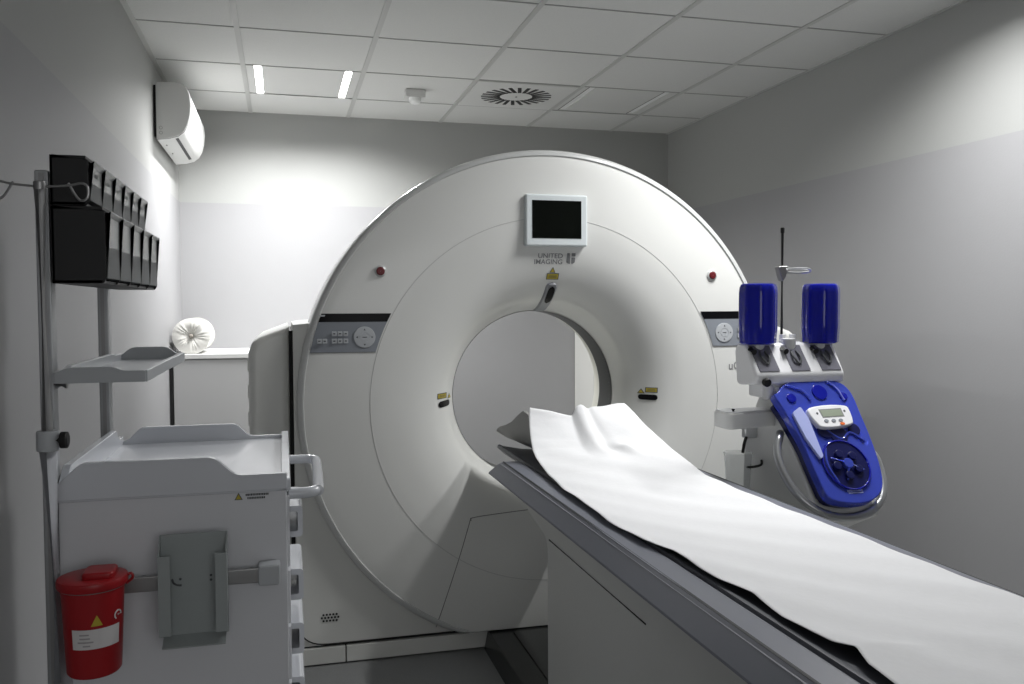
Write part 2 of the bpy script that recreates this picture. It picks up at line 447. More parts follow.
# ring seam
bm = B(); tube(bm, [on_face(CX + RR * math.cos(2 * PI * k / 160), CZ + RR * math.sin(2 * PI * k / 160), .0) for k in range(160)], .0015, 6, closed=True); obj('ring_seam', bm, 'seamlight', G)
def ribbon(bm, pts, w, eps=.001):
    pts = [Vector((p[0], p[1], 0)) for p in pts]; pp = []
    for a, b in zip(pts, pts[1:]):
        n = max(2, int((b - a).length / .02))
        pp += [a.lerp(b, i / n) for i in range(n)]
    pp.append(pts[-1])
    tube(bm, [on_face(p.x, p.y, eps) for p in pp], w, 6)
for s in (-1, 1):
    pts = smoothpath([(CX + s * .464, .118, 0), (CX + s * .337, .493, 0), (CX + s * .325, .515, 0), (CX + s * .305, .527, 0), (CX + s * .11, .53, 0), (CX, .53, 0)], 4)
    pts = [(p.x, p.y) for p in pts]
    bm = B(); ribbon(bm, pts, .0017, 0); obj('panel_seam', bm, 'seam', G)
# base housing behind the disc
BL, BR = .036, 2 * CX - .036
poly = rounded([(BL, 1.273), (BL, .078), (BR, .078), (BR, 1.273), (BR - .2, 1.30), (CX, 1.30), (BL + .2, 1.30)], [0, .11, .11, 0, 0, 0, 0], 8)
def housing(bm, poly, y0, y1):
    prism(bm, poly, XZ, y0, y1, .012)
# a ring of two halves is not needed: housing has an opening for the bore
t2 = B()
hole = [(CX + .70 * math.cos(2 * PI * k / 64), CZ + .70 * math.sin(2 * PI * k / 64)) for k in range(64)]
lowpoly = rounded([(BL, 1.273), (BL, .078), (CX - .01, .078)], [0, .11, 0], 8)
left = lowpoly + [(CX - .01, CZ - .70)] + [(CX - .70 * math.cos(a), CZ - .70 * math.sin(a)) for a in [PI / 2 - .06 * k for k in range(1, 34) if PI / 2 - .06 * k > -.43]] + [(BL + .30, 1.30)]
for s in (0, 1):
    pl = left if s == 0 else [(2 * CX - x, z) for x, z in left][::-1]
    bm = B(); prism(bm, pl, XZ, 3.25, 4.0, .006); obj('base_cover', bm, 'gantry2', G)
sp = rounded([(BL + .002, .34), (BL + .002, .079), (CX - .40, .079)], [0, .11, 0], 10)
bm = B(); tube(bm, [(x, 3.2505, z) for x, z in sp], .0024, 6); obj('base_seam', bm, 'shadowgap', G)
# side covers with the dark gap
for s in (-1, 1):
    mx = (lambda x: x) if s < 0 else (lambda x: 2 * CX - x)
    pl = [(.022, .0), (.022, 1.266), (-.085, 1.226), (-.108, 1.208), (-.122, 1.17), (-.122, .0)]
    pl = [(mx(x), z) for x, z in pl]
    if s > 0: pl = pl[::-1]
    bm = B()
    prism(bm, pl, XZ, 3.275, 4.1, .03, 5)
    obj('side_cover', bm, 'gantry2', G)
    bm = B(); box(bm, (min(mx(.023), mx(.0365)), 3.30, .0), (max(mx(.023), mx(.0365)), 4.0, 1.25)); obj('side_gap', bm, 'shadowgap', G)
    for z in (1.10, 1.0, .90):
        bm = B(); box(bm, (min(mx(-.127), mx(-.120)), 3.33, z), (max(mx(-.127), mx(-.120)), 3.40, z + .05), .002); obj('catch', bm, 'gantry2', G)
# plinth under the housing
for xa, xb in ((.024, .211), (.215, 2 * CX - .024)):
    bm = B(); box(bm, (xa, 3.247, .006), (xb, 3.95, .068), .003); obj('plinth', bm, 'gantry2', G)
bm = B(); box(bm, (.03, 3.262, 0), (2 * CX - .03, 3.9, .082)); obj('plinth_core', bm, 'shadowgap', G)
bm = B(); box(bm, (BL, 3.258, .074), (BL + .16, 3.30, .22)); obj('corner_fill', bm, 'gantry2', G)
bm = B(); box(bm, (2 * CX - BL - .16, 3.258, .074), (2 * CX - BL, 3.30, .22)); obj('corner_fill', bm, 'gantry2', G)
# speaker holes
bm = B()
for j in range(3):
    for i in range(5 if j != 1 else 6):
        x = .156 + (i - (2 if j != 1 else 2.5)) * .012; z = .18 + (j - 1) * .0115
        cyl(bm, (x, 3.2475, z), (x, 3.252, z), .0042, 10)
obj('speaker_grille', bm, 'blackmat', G)
# display on top of the cover
Dx0, Dx1, Dz0, Dz1 = .898, 1.147, 1.566, 1.764
D = obj_bm = B(); box(D, (Dx0, 3.176, Dz0), (Dx1, 3.214, Dz1), .008, 3); disp = obj('display', D, 'screenframe', G)
bm = B(); box(bm, (Dx0 + .026, 3.1745, Dz0 + .030), (Dx1 - .026, 3.178, Dz1 - .024)); obj('display_screen', bm, 'black', disp)
# lettering and emblem
def face_text(s, x0, z0, w, h, m, name='lettering', parent=None):
    bm = text_bm(s, w, h)
    for v in bm.verts: v.co = on_face(x0 + v.co.x, z0 + v.co.y, .0012)
    return obj(name, bm, m, parent or G, smooth=False)
face_text('UNITED', .959, 1.5225, .100, .0185, 'glyphgrey')
face_text('IMAGING', .945, 1.500, .114, .0185, 'glyphgrey')
def decal(name, polys, m, eps=.0012, parent=None):
    bm = B()
    for pl in polys: bm.faces.new([bm.verts.new((x, z, 0)) for x, z in pl])
    bmesh.ops.triangulate(bm, faces=bm.faces)
    bmesh.ops.subdivide_edges(bm, edges=bm.edges, cuts=2, use_grid_fill=True)
    for v in bm.verts: v.co = on_face(v.co.x, v.co.y, eps)
    return obj(name, bm, m, parent or G, smooth=False)
ex, ez = 1.076, 1.502
decal('emblem', [rounded([(ex, ez + .041), (ex, ez + .004), (ex + .010, ez), (ex + .015, ez), (ex + .015, ez + .009), (ex + .011, ez + .011), (ex + .011, ez + .041)], .002, 2),
                 [(ex + .019, ez + .041), (ex + .019, ez + .028), (ex + .034, ez + .028), (ex + .034, ez + .041)],
                 rounded([(ex + .019, ez + .024), (ex + .019, ez), (ex + .026, ez), (ex + .034, ez + .006), (ex + .034, ez + .024)], .002, 2)], 'glyphgrey')
face_text('uCT', 1.769, 1.073, .078, .034, 'glyphgrey')
# warning labels, laser windows
def warning(xt, zt, s, xl, zl, wl, hl):
    tri = decal('warning_triangle', [[(xt - s, zt - s * .85), (xt + s, zt - s * .85), (xt, zt + s)]], 'glyph')
    decal('triangle_face', [[(xt - s * .68, zt - s * .66), (xt + s * .68, zt - s * .66), (xt, zt + s * .6)]], 'yellow', .002, tri)
    lb = decal('warning_label', [[(xl - wl / 2, zl - hl / 2), (xl + wl / 2, zl - hl / 2), (xl + wl / 2, zl + hl / 2), (xl - wl / 2, zl + hl / 2)]], 'glyph')
    i = .003
    decal('label_face', [[(xl - wl / 2 + i, zl - hl / 2 + i), (xl + wl / 2 - i, zl - hl / 2 + i), (xl + wl / 2 - i, zl + hl / 2 - i), (xl - wl / 2 + i, zl + hl / 2 - i)]], 'yellow', .002, lb)
    decal('label_print', [[(xl - wl * .32, zl + dz - .0007), (xl + wl * .32, zl + dz - .0007), (xl + wl * .32, zl + dz + .0007), (xl - wl * .32, zl + dz + .0007)] for dz in (-.0035, 0, .0035)], 'glyph', .0028, lb)
def pill(xc, zc, w, h, rot=0):
    def shape(k):
        p = rounded([(-w / 2 * k, -h / 2 * k), (w / 2 * k, -h / 2 * k), (w / 2 * k, h / 2 * k), (-w / 2 * k, h / 2 * k)], h * .48, 5)
        c, s = math.cos(rot), math.sin(rot)
        return [(xc + x * c - z * s, zc + x * s + z * c) for x, z in p]
    decal('laser_window', [shape(1)], 'strip', .003)
warning(1.024, 1.478, .012, 1.027, 1.4535, .050, .024)
warning(.632, .985, .011, .594, .9905, .046, .022); pill(.603, .959, .056, .024, .06)
warning(1.428, .985, .011, 1.460, .991, .040, .021); pill(1.450, .961, .060, .022, 0)
# silver laser housing at the top of the opening
bm = B()
prof = [Vector(p) for p in [(.452, 0), (.449, 0), (.43, 0), (.41, 0), (.39, 0), (.372, 0), (.357, 0), (.349, 0)]]
rs = [.452 - (.452 - .349) * i / 20 for i in range(21)]
def bez(u, v):
    i = u * 20; r = .458 - (.458 - .3495) * u
    hw = .024 * math.sqrt(max(0, 1 - max(0, (.15 - u) / .15) ** 2)) if u < .15 else .024
    hw = max(hw, .002)
    return on_face(1.031 + (v * 2 - 1) * hw, CZ + r, .007 if .03 < u and .04 < v < .96 else .0)
grid(bm, bez, 24, 8); obj('laser_bezel', bm, 'bezel', G)
bm = B()
def pil2(u, v):
    r = .446 - .062 * u; w = .0145 * math.sqrt(max(.02, 1 - abs(2 * u - 1) ** 4))
    return on_face(1.033 + (v * 2 - 1) * w, CZ + r, .009)
grid(bm, pil2, 14, 4); obj('laser_window', bm, 'strip', G)
# emergency buttons
for x, z in ((.350, 1.467), (1.690, 1.459)):
    bm = B(); p = on_face(x, z)
    lathe(bm, [(.021, .006), (.022, -.004), (.016, -.008), (.0155, -.004)], (x, p.y, z), 'Y', 28); ring = obj('stop_button', bm, 'rim', G)
    bm = B(); lathe(bm, [(.0155, -.002), (.0155, -.009), (.012, -.012), (.001, -.0125)], (x, p.y, z), 'Y', 24); obj('button_cap', bm, 'red', ring)
# control panels
def panel(s):
    def strip(z0, z1, eps, nz=4, ra=.7115, rb=.9395):
        bm = B()
        def f(u, v):
            z = z0 + (z1 - z0) * u; dz = z - CZ
            xa = math.sqrt(ra ** 2 - dz ** 2); xb = math.sqrt(rb ** 2 - dz ** 2)
            return on_face(CX + s * (xa + (xb - xa) * v), z, eps)
        grid(bm, f, nz, 16); return bm
    P = obj('control_panel', strip(1.172, 1.282, .003), 'panelgrey', G)
    obj('indicator_strip', strip(1.282, 1.3125, .0035), 'strip', P)
    obj('panel_edge', strip(1.169, 1.172, .0025, 1), 'seam', P)
    kx = .290 if s < 0 else 1.745; kz = 1.226
    # round keypad
    bm = B(); y = on_face(kx, kz, .003).y
    lathe(bm, [(.039, 0), (.039, -.003), (.037, -.004), (.018, -.004), (.018, -.002), (.0165, -.002), (.0165, -.004), (.001, -.004)], (kx, y, kz), 'Y', 40); K = obj('round_keypad', bm, 'key', P)
    for a, b in ((.027, 0), (-.027, 0), (0, .027), (0, -.027)):
        bm = B(); bm.faces.new([bm.verts.new((kx + a + .0045 * math.cos(q), y - .0045, kz + b + .0045 * math.sin(q))) for q in [math.atan2(b, a) + 2 * PI * k / 3 for k in range(3)]]); obj('arrow_mark', bm, 'glyph', K, smooth=False)
    bm = B(); box(bm, (kx - .008, y - .0048, kz - .0012), (kx + .008, y - .004, kz + .0012)); obj('key_mark', bm, 'glyph', K)
    if s < 0:
        keys = [(.181, 1.2395), (.2015, 1.2395), (.222, 1.2395), (.181, 1.213), (.2015, 1.213), (.222, 1.213), (.128, 1.213), (.147, 1.213)]
    else:
        keys = [(1.815, 1.2395), (1.835, 1.2395), (1.855, 1.2395), (1.815, 1.213), (1.835, 1.213), (1.855, 1.213)]
    for x, z in keys:
        bm = B(); box(bm, (x - .0085, y - .003, z - .0085), (x + .0085, y, z + .0085), .0015); k1 = obj('key', bm, 'key', P)
        bm = B(); box(bm, (x - .004, y - .0036, z - .002), (x + .004, y - .003, z + .002)); obj('key_mark', bm, 'glyph', k1)
panel(-1); panel(1)
bm = B(); p = on_face(.142, 1.305, .0045); box(bm, (.128, p.y, 1.302), (.156, p.y + .001, 1.308)); obj('strip_mark', bm, 'key', G)

# ------------------------------------------------------------------ patient table
TX = 1.013
T = thing('patient_table', 'long grey edged white scanner table running into the ring opening', 'patient table', (TX, 1.8, 0))
bp = rounded([(.62, .755), (.62, .10), (.70, .0), (2.455, .0), (2.46, .635), (2.74, .688), (2.79, .755)], [.02, .05, .02, .02, .05, .02, .012], 5)
bm = B(); prism(bm, bp, YZ, .760, 1.266, .006, 3); body = obj('pedestal', bm, 'body', T)
bm = B(); tube(bm, [(.7600, 2.44, .641), (.7600, 1.73, .641)], .0022, 6); obj('seam', bm, 'shadowgap', body)
for s in (-1, 1):
    mx = (lambda d: TX + s * (d + (.013 if s < 0 else .028)))
    # cross section (distance from centre, z, end y)
    sec = [(.310, .752, 2.930), (.309, .757, 2.928), (.283, .789, 2.895), (.277, .797, 2.880)]
    sec2 = [(.277, .797, 2.880), (.272, .801, 2.870), (.270, .8015, 2.866)]
    sec3 = [(.267, .8015, 2.864), (.221, .8055, 2.850), (.216, .803, 2.846), (.213, .785, 2.842)]
    def railsurf(sec, y0, close):
        bm = B(); rows = []
        for fr in (0, .985, 1):
            rows.append([bm.verts.new((mx(d), y0 + (ye - y0) * fr if fr < 1 else ye + .0, z - (0.0 if fr < 1 else .004))) for d, z, ye in sec])
        for a, b in zip(rows, rows[1:]):
            for i in range(len(sec) - 1): bm.faces.new((a[i], a[i + 1], b[i + 1], b[i]))
        return bm
    bm = B()
    # solid rail
    full = [(.310, .752, 2.930), (.309, .757, 2.928), (.283, .789, 2.898), (.272, .8005, 2.874), (.221, .8050, 2.852), (.216, .803, 2.848), (.213, .785, 2.842), (.213, .742, 2.80), (.295, .742, 2.88)]
    A = [bm.verts.new((mx(d), .6, z)) for d, z, y in full]; Bv = [bm.verts.new((mx(d), y, z)) for d, z, y in full]
    n = len(full)
    for i in range(n): bm.faces.new((A[i], A[(i + 1) % n], Bv[(i + 1) % n], Bv[i]))
    bm.faces.new(A); 
    cv = bm.verts.new((mx(.26), 2.888, .768))
    for i in range(n): bm.faces.new((Bv[i], Bv[(i + 1) % n], cv))
    R = obj('side_rail', bm, 'rail', T, ang=20)
    bm = B(); tube(bm, [(mx(.2705), .61, .8002), (mx(.2705), 2.872, .8002)], .0028, 6); obj('groove', bm, 'rail2', R)
    bm = B(); tube(bm, [(mx(.2785), .61, .7936), (mx(.2785), 2.88, .7936)], .0018, 6); obj('lip', bm, 'railhi', R)
# cradle (sliding table top)
bm = B()
def crad(u, v):
    y = .62 + (3.215 - .62) * u
    a = v * 2 * PI
    return None
top = [(-.2115, .798), (-.209, .8085), (-.203, .8095), (-.190, .803), (-.12, .789), (0, .779), (.12, .789), (.190, .803), (.203, .8095), (.209, .8085), (.2115, .798), (.19, .776), (.12, .762), (0, .752), (-.12, .762), (-.19, .776)]
prism(bm, [(TX + a * 1.0615, b - .0015 - (.004 if a > .1 else 0)) for a, b in top], XZ, .62, 3.20, .002); obj('cradle', bm, 'cradle', T)
bm = B(); box(bm, (TX - .22, .62, .735), (TX + .22, 2.80, .746)); obj('cradle_bed', bm, 'rail2', T)
# head holder: U shaped trough that rises towards the patient
HS = [(2.852, .940, .815), (2.882, .962, .815), (2.93, .968, .815), (2.99, .945, .815), (3.06, .913, .815), (3.13, .892, .815), (3.20, .877, .815), (3.235, .866, .818), (3.25, .852, .824)]
def hsec(y, zt, zb):
    k = max(0, (y - 2.87) / .38)
    w = .193 + .022 * k
    out = []
    N = 14
    for i in range(N + 1):      # outer, left to right
        t_ = i / N * 2 - 1
        out.append(Vector((TX + w * t_ * (1 if abs(t_) < .99 else 1), y, zb + (zt - zb) * abs(t_) ** 9)))
    inner = [Vector((p.x * .93 + TX * .07, p.y, min(p.z + .016, zt))) for p in out][::-1]
    return out + inner
bm = B(); rows = [[bm.verts.new(p) for p in hsec(*h)] for h in HS]
for a, b in zip(rows, rows[1:]):
    n = len(a)
    for i in range(n): bm.faces.new((a[i], a[(i + 1) % n], b[(i + 1) % n], b[i]))
bm.faces.new(rows[0]); bm.faces.new(rows[-1])
obj('head_holder', bm, 'headrest', T, ang=60)
# dark base plate on the floor in front of the scanner
bm = B(); prism(bm, rounded([(.742, 0), (1.284, 0), (1.271, .078), (.757, .078)], .004, 2), XZ, 2.40, 3.24, .003); obj('floor_plate', bm, 'plinth', T)
bm = B(); box(bm, (.845, 2.50, .078), (1.155, 3.18, .083), .002); obj('plate_cover', bm, 'plinth', T)

# ------------------------------------------------------------------ couch paper
LE = [(.95, .815, .803), (1.00, .815, .806), (1.06, .816, .814), (1.117, .818, .835), (1.143, .817, .812), (1.19, .816, .806), (1.263, .816, .802), (1.381, .817, .815), (1.47, .816, .797), (1.55, .815, .792), (1.667, .816, .793), (1.775, .815, .770), (1.96, .814, .758), (2.10, .814, .764), (2.324, .815, .766), (2.50, .820, .778), (2.62, .829, .788), (2.70, .840, .796), (2.765, .858, .803), (2.81, .888, .809), (2.84, .925, .814), (2.86, .962, .819), (2.868, .988, .824)]
RE = [(.95, .815, 1.264), (1.2, .815, 1.266), (1.45, .815, 1.264), (1.7, .815, 1.252), (2.0, .8155, 1.247), (2.20, .819, 1.239), (2.36, .827, 1.231), (2.48, .845, 1.231), (2.58, .868, 1.226), (2.66, .892, 1.218), (2.73, .918, 1.210), (2.79, .944, 1.200), (2.83, .965, 1.191), (2.86, .981, 1.182), (2.875, .989, 1.177)]
def arc(E):
    P = [Vector((x, y, z)) for y, z, x in E]; d = [0]
    for a, b in zip(P, P[1:]): d.append(d[-1] + (b - a).length)
    return P, d
PL, dL = arc([(y, z, x) for y, z, x in LE]); PR, dR = arc([(y, z, x) for y, z, x in RE])
def at(P, d, s):
    L = s * d[-1]
    for i in range(len(d) - 1):
        if L <= d[i + 1] + 1e-9:
            t_ = (L - d[i]) / (d[i + 1] - d[i]); return P[i].lerp(P[i + 1], t_)
    return P[-1].copy()
def gauss(x, s): return math.exp(-(x / s) ** 2)
def paperpt(u, v):
    a = at(PL, dL, u); b = at(PR, dR, u); p = a.lerp(b, v)
    p.z -= .012 * math.sin(PI * v) ** 1.2 * (1 - .9 * min(1, max(0, (u - .62) / .2)))
    e = max(0, (u - .80) / .20)       # head end
    # folds at the head end: a slope down to a pleat, a flat crest, a crease
    def sm_(x, a, b):
        q = min(1, max(0, (x - a) / (b - a))); return q * q * (3 - 2 * q)
    sh_ = .05 * (1 - e)
    f = -.034 * min(1, v / .43) * (1 - sm_(v, .43 - sh_, .49 + sh_)) - .006 * sm_(v, .43, .49) * (1 - sm_(v, .7, .95))
    f -= .013 * gauss(v - .60 - .02 * (1 - e), .035 + .03 * (1 - e)) * (1 - .4 * e)
    f += .008 * gauss(v - .53, .05) * sm_(e, .1, .5)
    p.z += f * sm_(e, .05, .95)
    p.z += .014 * gauss(u - .86, .022) * gauss(v - .70 + (u - .86) * 1.4, .045)
    p.z -= .010 * gauss(u - .885, .02) * gauss(v - .60 + (u - .88) * 1.4, .05)
    p.z += .0035 * (1 - e) * (1 - v * v)
    # soft waves
    p.z += .0022 * math.sin(u * 23 + v * 5) * math.sin(v * 7 + u * 4) * (1 - e)
    p.z += .0012 * math.sin(u * 61 + v * 17)
    return p
bm = B(); grid(bm, paperpt, 220, 70)
pap = obj('couch_paper', bm, 'paper', None, (1.03, 1.9, .8), ang=180)
mod = pap.modifiers.new('thickness', 'SOLIDIFY'); mod.thickness = .0008; mod.offset = 1
tag(pap, 'white couch paper sheet spread along the scanner table, raised in folds at one end', 'paper sheet')

# ------------------------------------------------------------------ contrast injector
IX = 1.588
PA = Vector((IX, 2.40, 1.09)); PD = Vector((0, -.5812, -.8137)); PN = Vector((0, -.8137, .5812))
def ip(u, v, o=0): return PA + Vector((u, 0, 0)) + PD * v + PN * o
I = thing('contrast_injector', 'white contrast injector with blue covers standing right of the scanner table', 'injector', (1.56, 2.52, 0))
# stand
bm = B(); cyl(bm, (1.56, 2.56, .09), (1.56, 2.56, .62), .032, 24); obj('column', bm, 'injwhite', I)
for k in range(5):
    a = 2 * PI * k / 5 + .3; e = Vector((1.62 + .25 * math.cos(a), 2.58 + .25 * math.sin(a), .085))
    bm = B(); tube(bm, [(1.56, 2.56, .115), (1.58 + .1 * math.cos(a), 2.57 + .1 * math.sin(a), .11), e], [.026, .022, .016], 12); lg = obj('leg', bm, 'injwhite', I)
    bm = B(); lathe(bm, [(.001, -.012), (.035, -.012), (.037, 0), (.035, .012), (.001, .012)], (e.x, e.y, .0375), 'Y', 20); obj('caster', bm, 'rubber', lg)
    bm = B(); cyl(bm, (e.x, e.y, .06), (e.x, e.y, .09), .012, 12); obj('caster_stem', bm, 'steel', lg)
# body (side silhouette)
bp = rounded([(2.425, 1.085), (2.475, 1.085), (2.53, 1.00), (2.585, .92), (2.60, .70), (2.58, .60), (2.44, .58), (2.175, .715), (2.185, .745)], [.02, .03, .04, .05, .06, .03, .05, .02, .01], 5)
bm = B(); prism(bm, bp, YZ, 1.488, 1.705, .018, 4); ib = obj('body', bm, 'injgrey', I)
for y, z, r in ((2.455, .985, .011), (2.485, .965, .0)):
    if r:
        bm = B(); cyl(bm, (1.483, y, z), (1.49, y, z), r, 16); obj('socket', bm, 'rubber', ib)
bm = B(); prism(bm, [(2.47, .975), (2.49, .975), (2.49, .955), (2.48, .945), (2.47, .955)], YZ, 1.484, 1.489); obj('mark', bm, 'seam', ib)
# blue front cover
outl = [(-.134, .054), (-.100, .026), (-.062, .011), (.006, .0), (.066, .010), (.104, .026), (.122, .050), (.128, .085), (.128, .137), (.129, .207), (.124, .291), (.112, .352), (.090, .392), (.049, .417), (.0, .424), (-.053, .417), (-.091, .398), (-.100, .342), (-.105, .275), (-.108, .228), (-.120, .167), (-.132, .109), (-.145, .062)]
op = [(p.x, p.y) for p in smoothpath([(a, b, 0) for a, b in outl], 3, True)]
pm = lambda a, b, d: ip(a, b, d)
bm = B(); prism(bm, op, pm, .010, .042, .014, 4); cov = obj('front_cover', bm, 'blue', I)
# pump parts under the cover
bm = B(); prism(bm, [(a * .93, .02 + b * .93) for a, b in op], pm, -.016, .003); obj('cover_base', bm, 'bluein', I)
def disc(c, rx_, ry_, n=40): return [(c[0] + rx_ * math.cos(2 * PI * k / n), c[1] + ry_ * math.sin(2 * PI * k / n)) for k in range(n)]
bm = B()
a_, b_ = disc((.006, .304), .074, .078), disc((.006, .304), .060, .060)
prism(bm, a_, pm, .040, .0455, .002, 2); dl = obj('pump_dial', bm, 'bluein', cov)
bm = B(); tube(bm, [ip(x, y, .046) for x, y in disc((.006, .304), .074, .078)], .003, 8, closed=True); obj('dial_rim', bm, 'bluedeep', dl)
for k in range(5):
    a = 2 * PI * k / 5 + .5; bm = B(); prism(bm, disc((.006 + .036 * math.cos(a), .304 + .036 * math.sin(a)), .013, .013, 18), pm, .045, .056, .003, 2); obj('roller', bm, 'bluein', dl)
bm = B(); prism(bm, disc((.006, .304), .016, .016, 20), pm, .045, .060, .003, 2); obj('hub', bm, 'blue', dl)
for a in (.4, 1.9, 3.6):
    bm = B(); tube(bm, [ip(.006 + .012 * math.cos(a), .304 + .012 * math.sin(a), .057), ip(.006 + .052 * math.cos(a), .304 + .052 * math.sin(a), .050)], .0028, 8); obj('spoke', bm, 'blue', dl)
for c, r in (((-.092, .075), .016), ((.012, .058), .026), ((.09, .075), .014), ((.08, .19), .020), ((-.02, .19), .026), ((.02, .205), .03)):
    bm = B(); prism(bm, disc(c, r, r, 24), pm, .040, .047, .003, 2); obj('cover_boss', bm, 'bluein' if c[1] > .1 else 'bluedeep', cov)
for pts in ([(-.10, .03), (-.05, .05), (-.03, .085)], [(.05, .02), (.075, .05), (.085, .09)], [(-.03, .17), (.02, .22), (.06, .2), (.10, .23)], [(-.04, .24), (-.055, .30), (-.04, .36)]):
    bm = B(); tube(bm, [ip(p.x, p.y, .044) for p in smoothpath([(a, b, 0) for a, b in pts], 5)], .0045, 8); obj('cover_rib', bm, 'blue', cov)
# pale flap at the left of the cover
fl = rounded([(-.112, .128), (-.078, .108), (-.064, .150), (-.062, .276), (-.074, .284), (-.098, .215)], .008, 3)
bm = B(); prism(bm, fl, pm, .038, .052, .003, 2); obj('side_flap', bm, 'bluehi', I)
bm = B()
for b0, a0, a1, h in ((.384, -.022, .026, .0028), (.391, -.020, .024, .0018)):
    a = a0
    while a < a1:
        wd = random.uniform(.003, .006); prism(bm, [(a, b0 - h), (a + wd, b0 - h), (a + wd, b0 + h), (a, b0 + h)], pm, .0415, .0428); a += wd + .0012
obj('print', bm, 'bluehi', cov, smooth=False)
# control display
dp = smoothpath([(-.062, .108, 0), (-.050, .088, 0), (.02, .080, 0), (.085, .084, 0), (.098, .098, 0), (.094, .138, 0), (.080, .152, 0), (.02, .160, 0), (-.034, .158, 0), (-.050, .140, 0)], 4, True)
tilt = lambda a, b, d: ip((a - .02) * .9 + .012, b + .028, d + .004 + (b - .08) * .06)
bm = B(); prism(bm, [(p.x, p.y) for p in dp], tilt, .030, .052, .005, 3); dsp = obj('control_display', bm, 'injwhite', I)
bm = B(); prism(bm, [(-.018, .100), (.062, .098), (.063, .121), (-.014, .123)], tilt, .0515, .0528); obj('lcd', bm, 'lcd', dsp)
bm = B(); prism(bm, [(-.022, .096), (.066, .094), (.067, .125), (-.018, .127)], tilt, .0505, .0522); obj('lcd_frame', bm, 'glyphgrey', dsp)
for a, m_ in ((-.01, 'panelgrey'), (.018, 'panelgrey'), (.045, 'panelgrey')):
    bm = B(); prism(bm, disc((a, .137), .008, .005, 16), tilt, .0515, .054); obj('key', bm, m_, dsp)
bm = B(); prism(bm, disc((.046, .149), .009, .0045, 16), tilt, .050, .054); obj('key', bm, 'orange', dsp)
for a, b in ((-.032, .11), (.075, .105)):
    bm = B(); prism(bm, disc((a, b), .004, .004, 12), tilt, .0515, .053); obj('key', bm, 'glyph', dsp)
# ring handle
rp = [(-.122, .156), (-.143, .180), (-.160, .210), (-.170, .251), (-.168, .302), (-.152, .354), (-.118, .402), (-.068, .433), (-.010, .443), (.060, .434), (.116, .400), (.148, .350), (.160, .295), (.155, .248), (.126, .205)]
bm = B(); tube(bm, smoothpath([ip(a, b, -.012 if 0 < i < len(rp) - 1 else -.03) for i, (a, b) in enumerate(rp)], 6), .0125, 14); obj('ring_handle', bm, 'tube', I)
# head with three holders
hp = rounded([(2.355, 1.095), (2.47, 1.085), (2.485, 1.20), (2.46, 1.222), (2.415, 1.218), (2.350, 1.125)], [.01, .02, .03, .01, .012, .012], 4)
bm = B(); prism(bm, hp, YZ, 1.392, 1.706, .012, 3); hd = obj('holder_head', bm, 'injwhite', I)
sl0, sl1 = Vector((0, 2.417, 1.213)), Vector((0, 2.351, 1.124)); sd = (sl1 - sl0); sn = Vector((0, -sd.z, sd.y)).normalized(); sn = -sn if sn.y > 0 else sn
def hpnt(x, f, o): return Vector((x, 0, 0)) + sl0 + sd * f + sn * o
for xc, w in ((1.438, .038), (1.548, .036), (1.655, .038)):
    bm = B(); prism(bm, rounded([(-w, .04), (w * .9, .04), (w * 1.05, .9), (-w * .75, .9)], .006, 3), lambda a, b, d: hpnt(xc + a, b, d), -.004, .0045, .002, 2); h = obj('bottle_socket', bm, 'smoke', hd)
    bm = B(); cyl(bm, (xc, 2.425, 1.195), (xc, 2.425, 1.232), .024, 20, bev=.003); obj('socket_collar', bm, 'injgrey', h)
    bm = B(); tube(bm, smoothpath([hpnt(xc - .008, .25, .006), hpnt(xc - .010, .5, .012), hpnt(xc + .004, .68, .008), hpnt(xc + .014, .5, .012), hpnt(xc + .010, .25, .006)], 5), .0035, 8); obj('spike_clip', bm, 'glyph', h)
    bm = B(); cyl(bm, (xc - .034, 2.405, 1.20), (xc - .034, 2.38, 1.193), .009, 14); obj('clamp_screw', bm, 'rubber', h)
bm = B(); cyl(bm, (1.425, 2.352, 1.104), (1.425, 2.336, 1.100), .013, 18, bev=.003); obj('knob', bm, 'rubber', hd)
bm = B(); prism(bm, rounded([(1.43, 1.05), (1.70, 1.05), (1.69, 1.10), (1.43, 1.10)], .01, 3), XZ, 2.375, 2.46, .008); obj('neck', bm, 'injwhite', hd)
bm = B(); cyl(bm, (1.452, 2.385, 1.045), (1.452, 2.385, 1.09), .020, 18, bev=.004); obj('pivot', bm, 'injgrey', hd)
bm = B(); cyl(bm, (1.478, 2.37, 1.045), (1.478, 2.37, 1.085), .010, 14); obj('pivot_pin', bm, 'injwhite', hd)
# white knobs on the middle holder
for x in (1.538, 1.574):
    bm = B(); cyl(bm, (x, 2.44, 1.215), (x, 2.44, 1.245), .010, 16, bev=.002); obj('middle_post', bm, 'injwhite', hd)
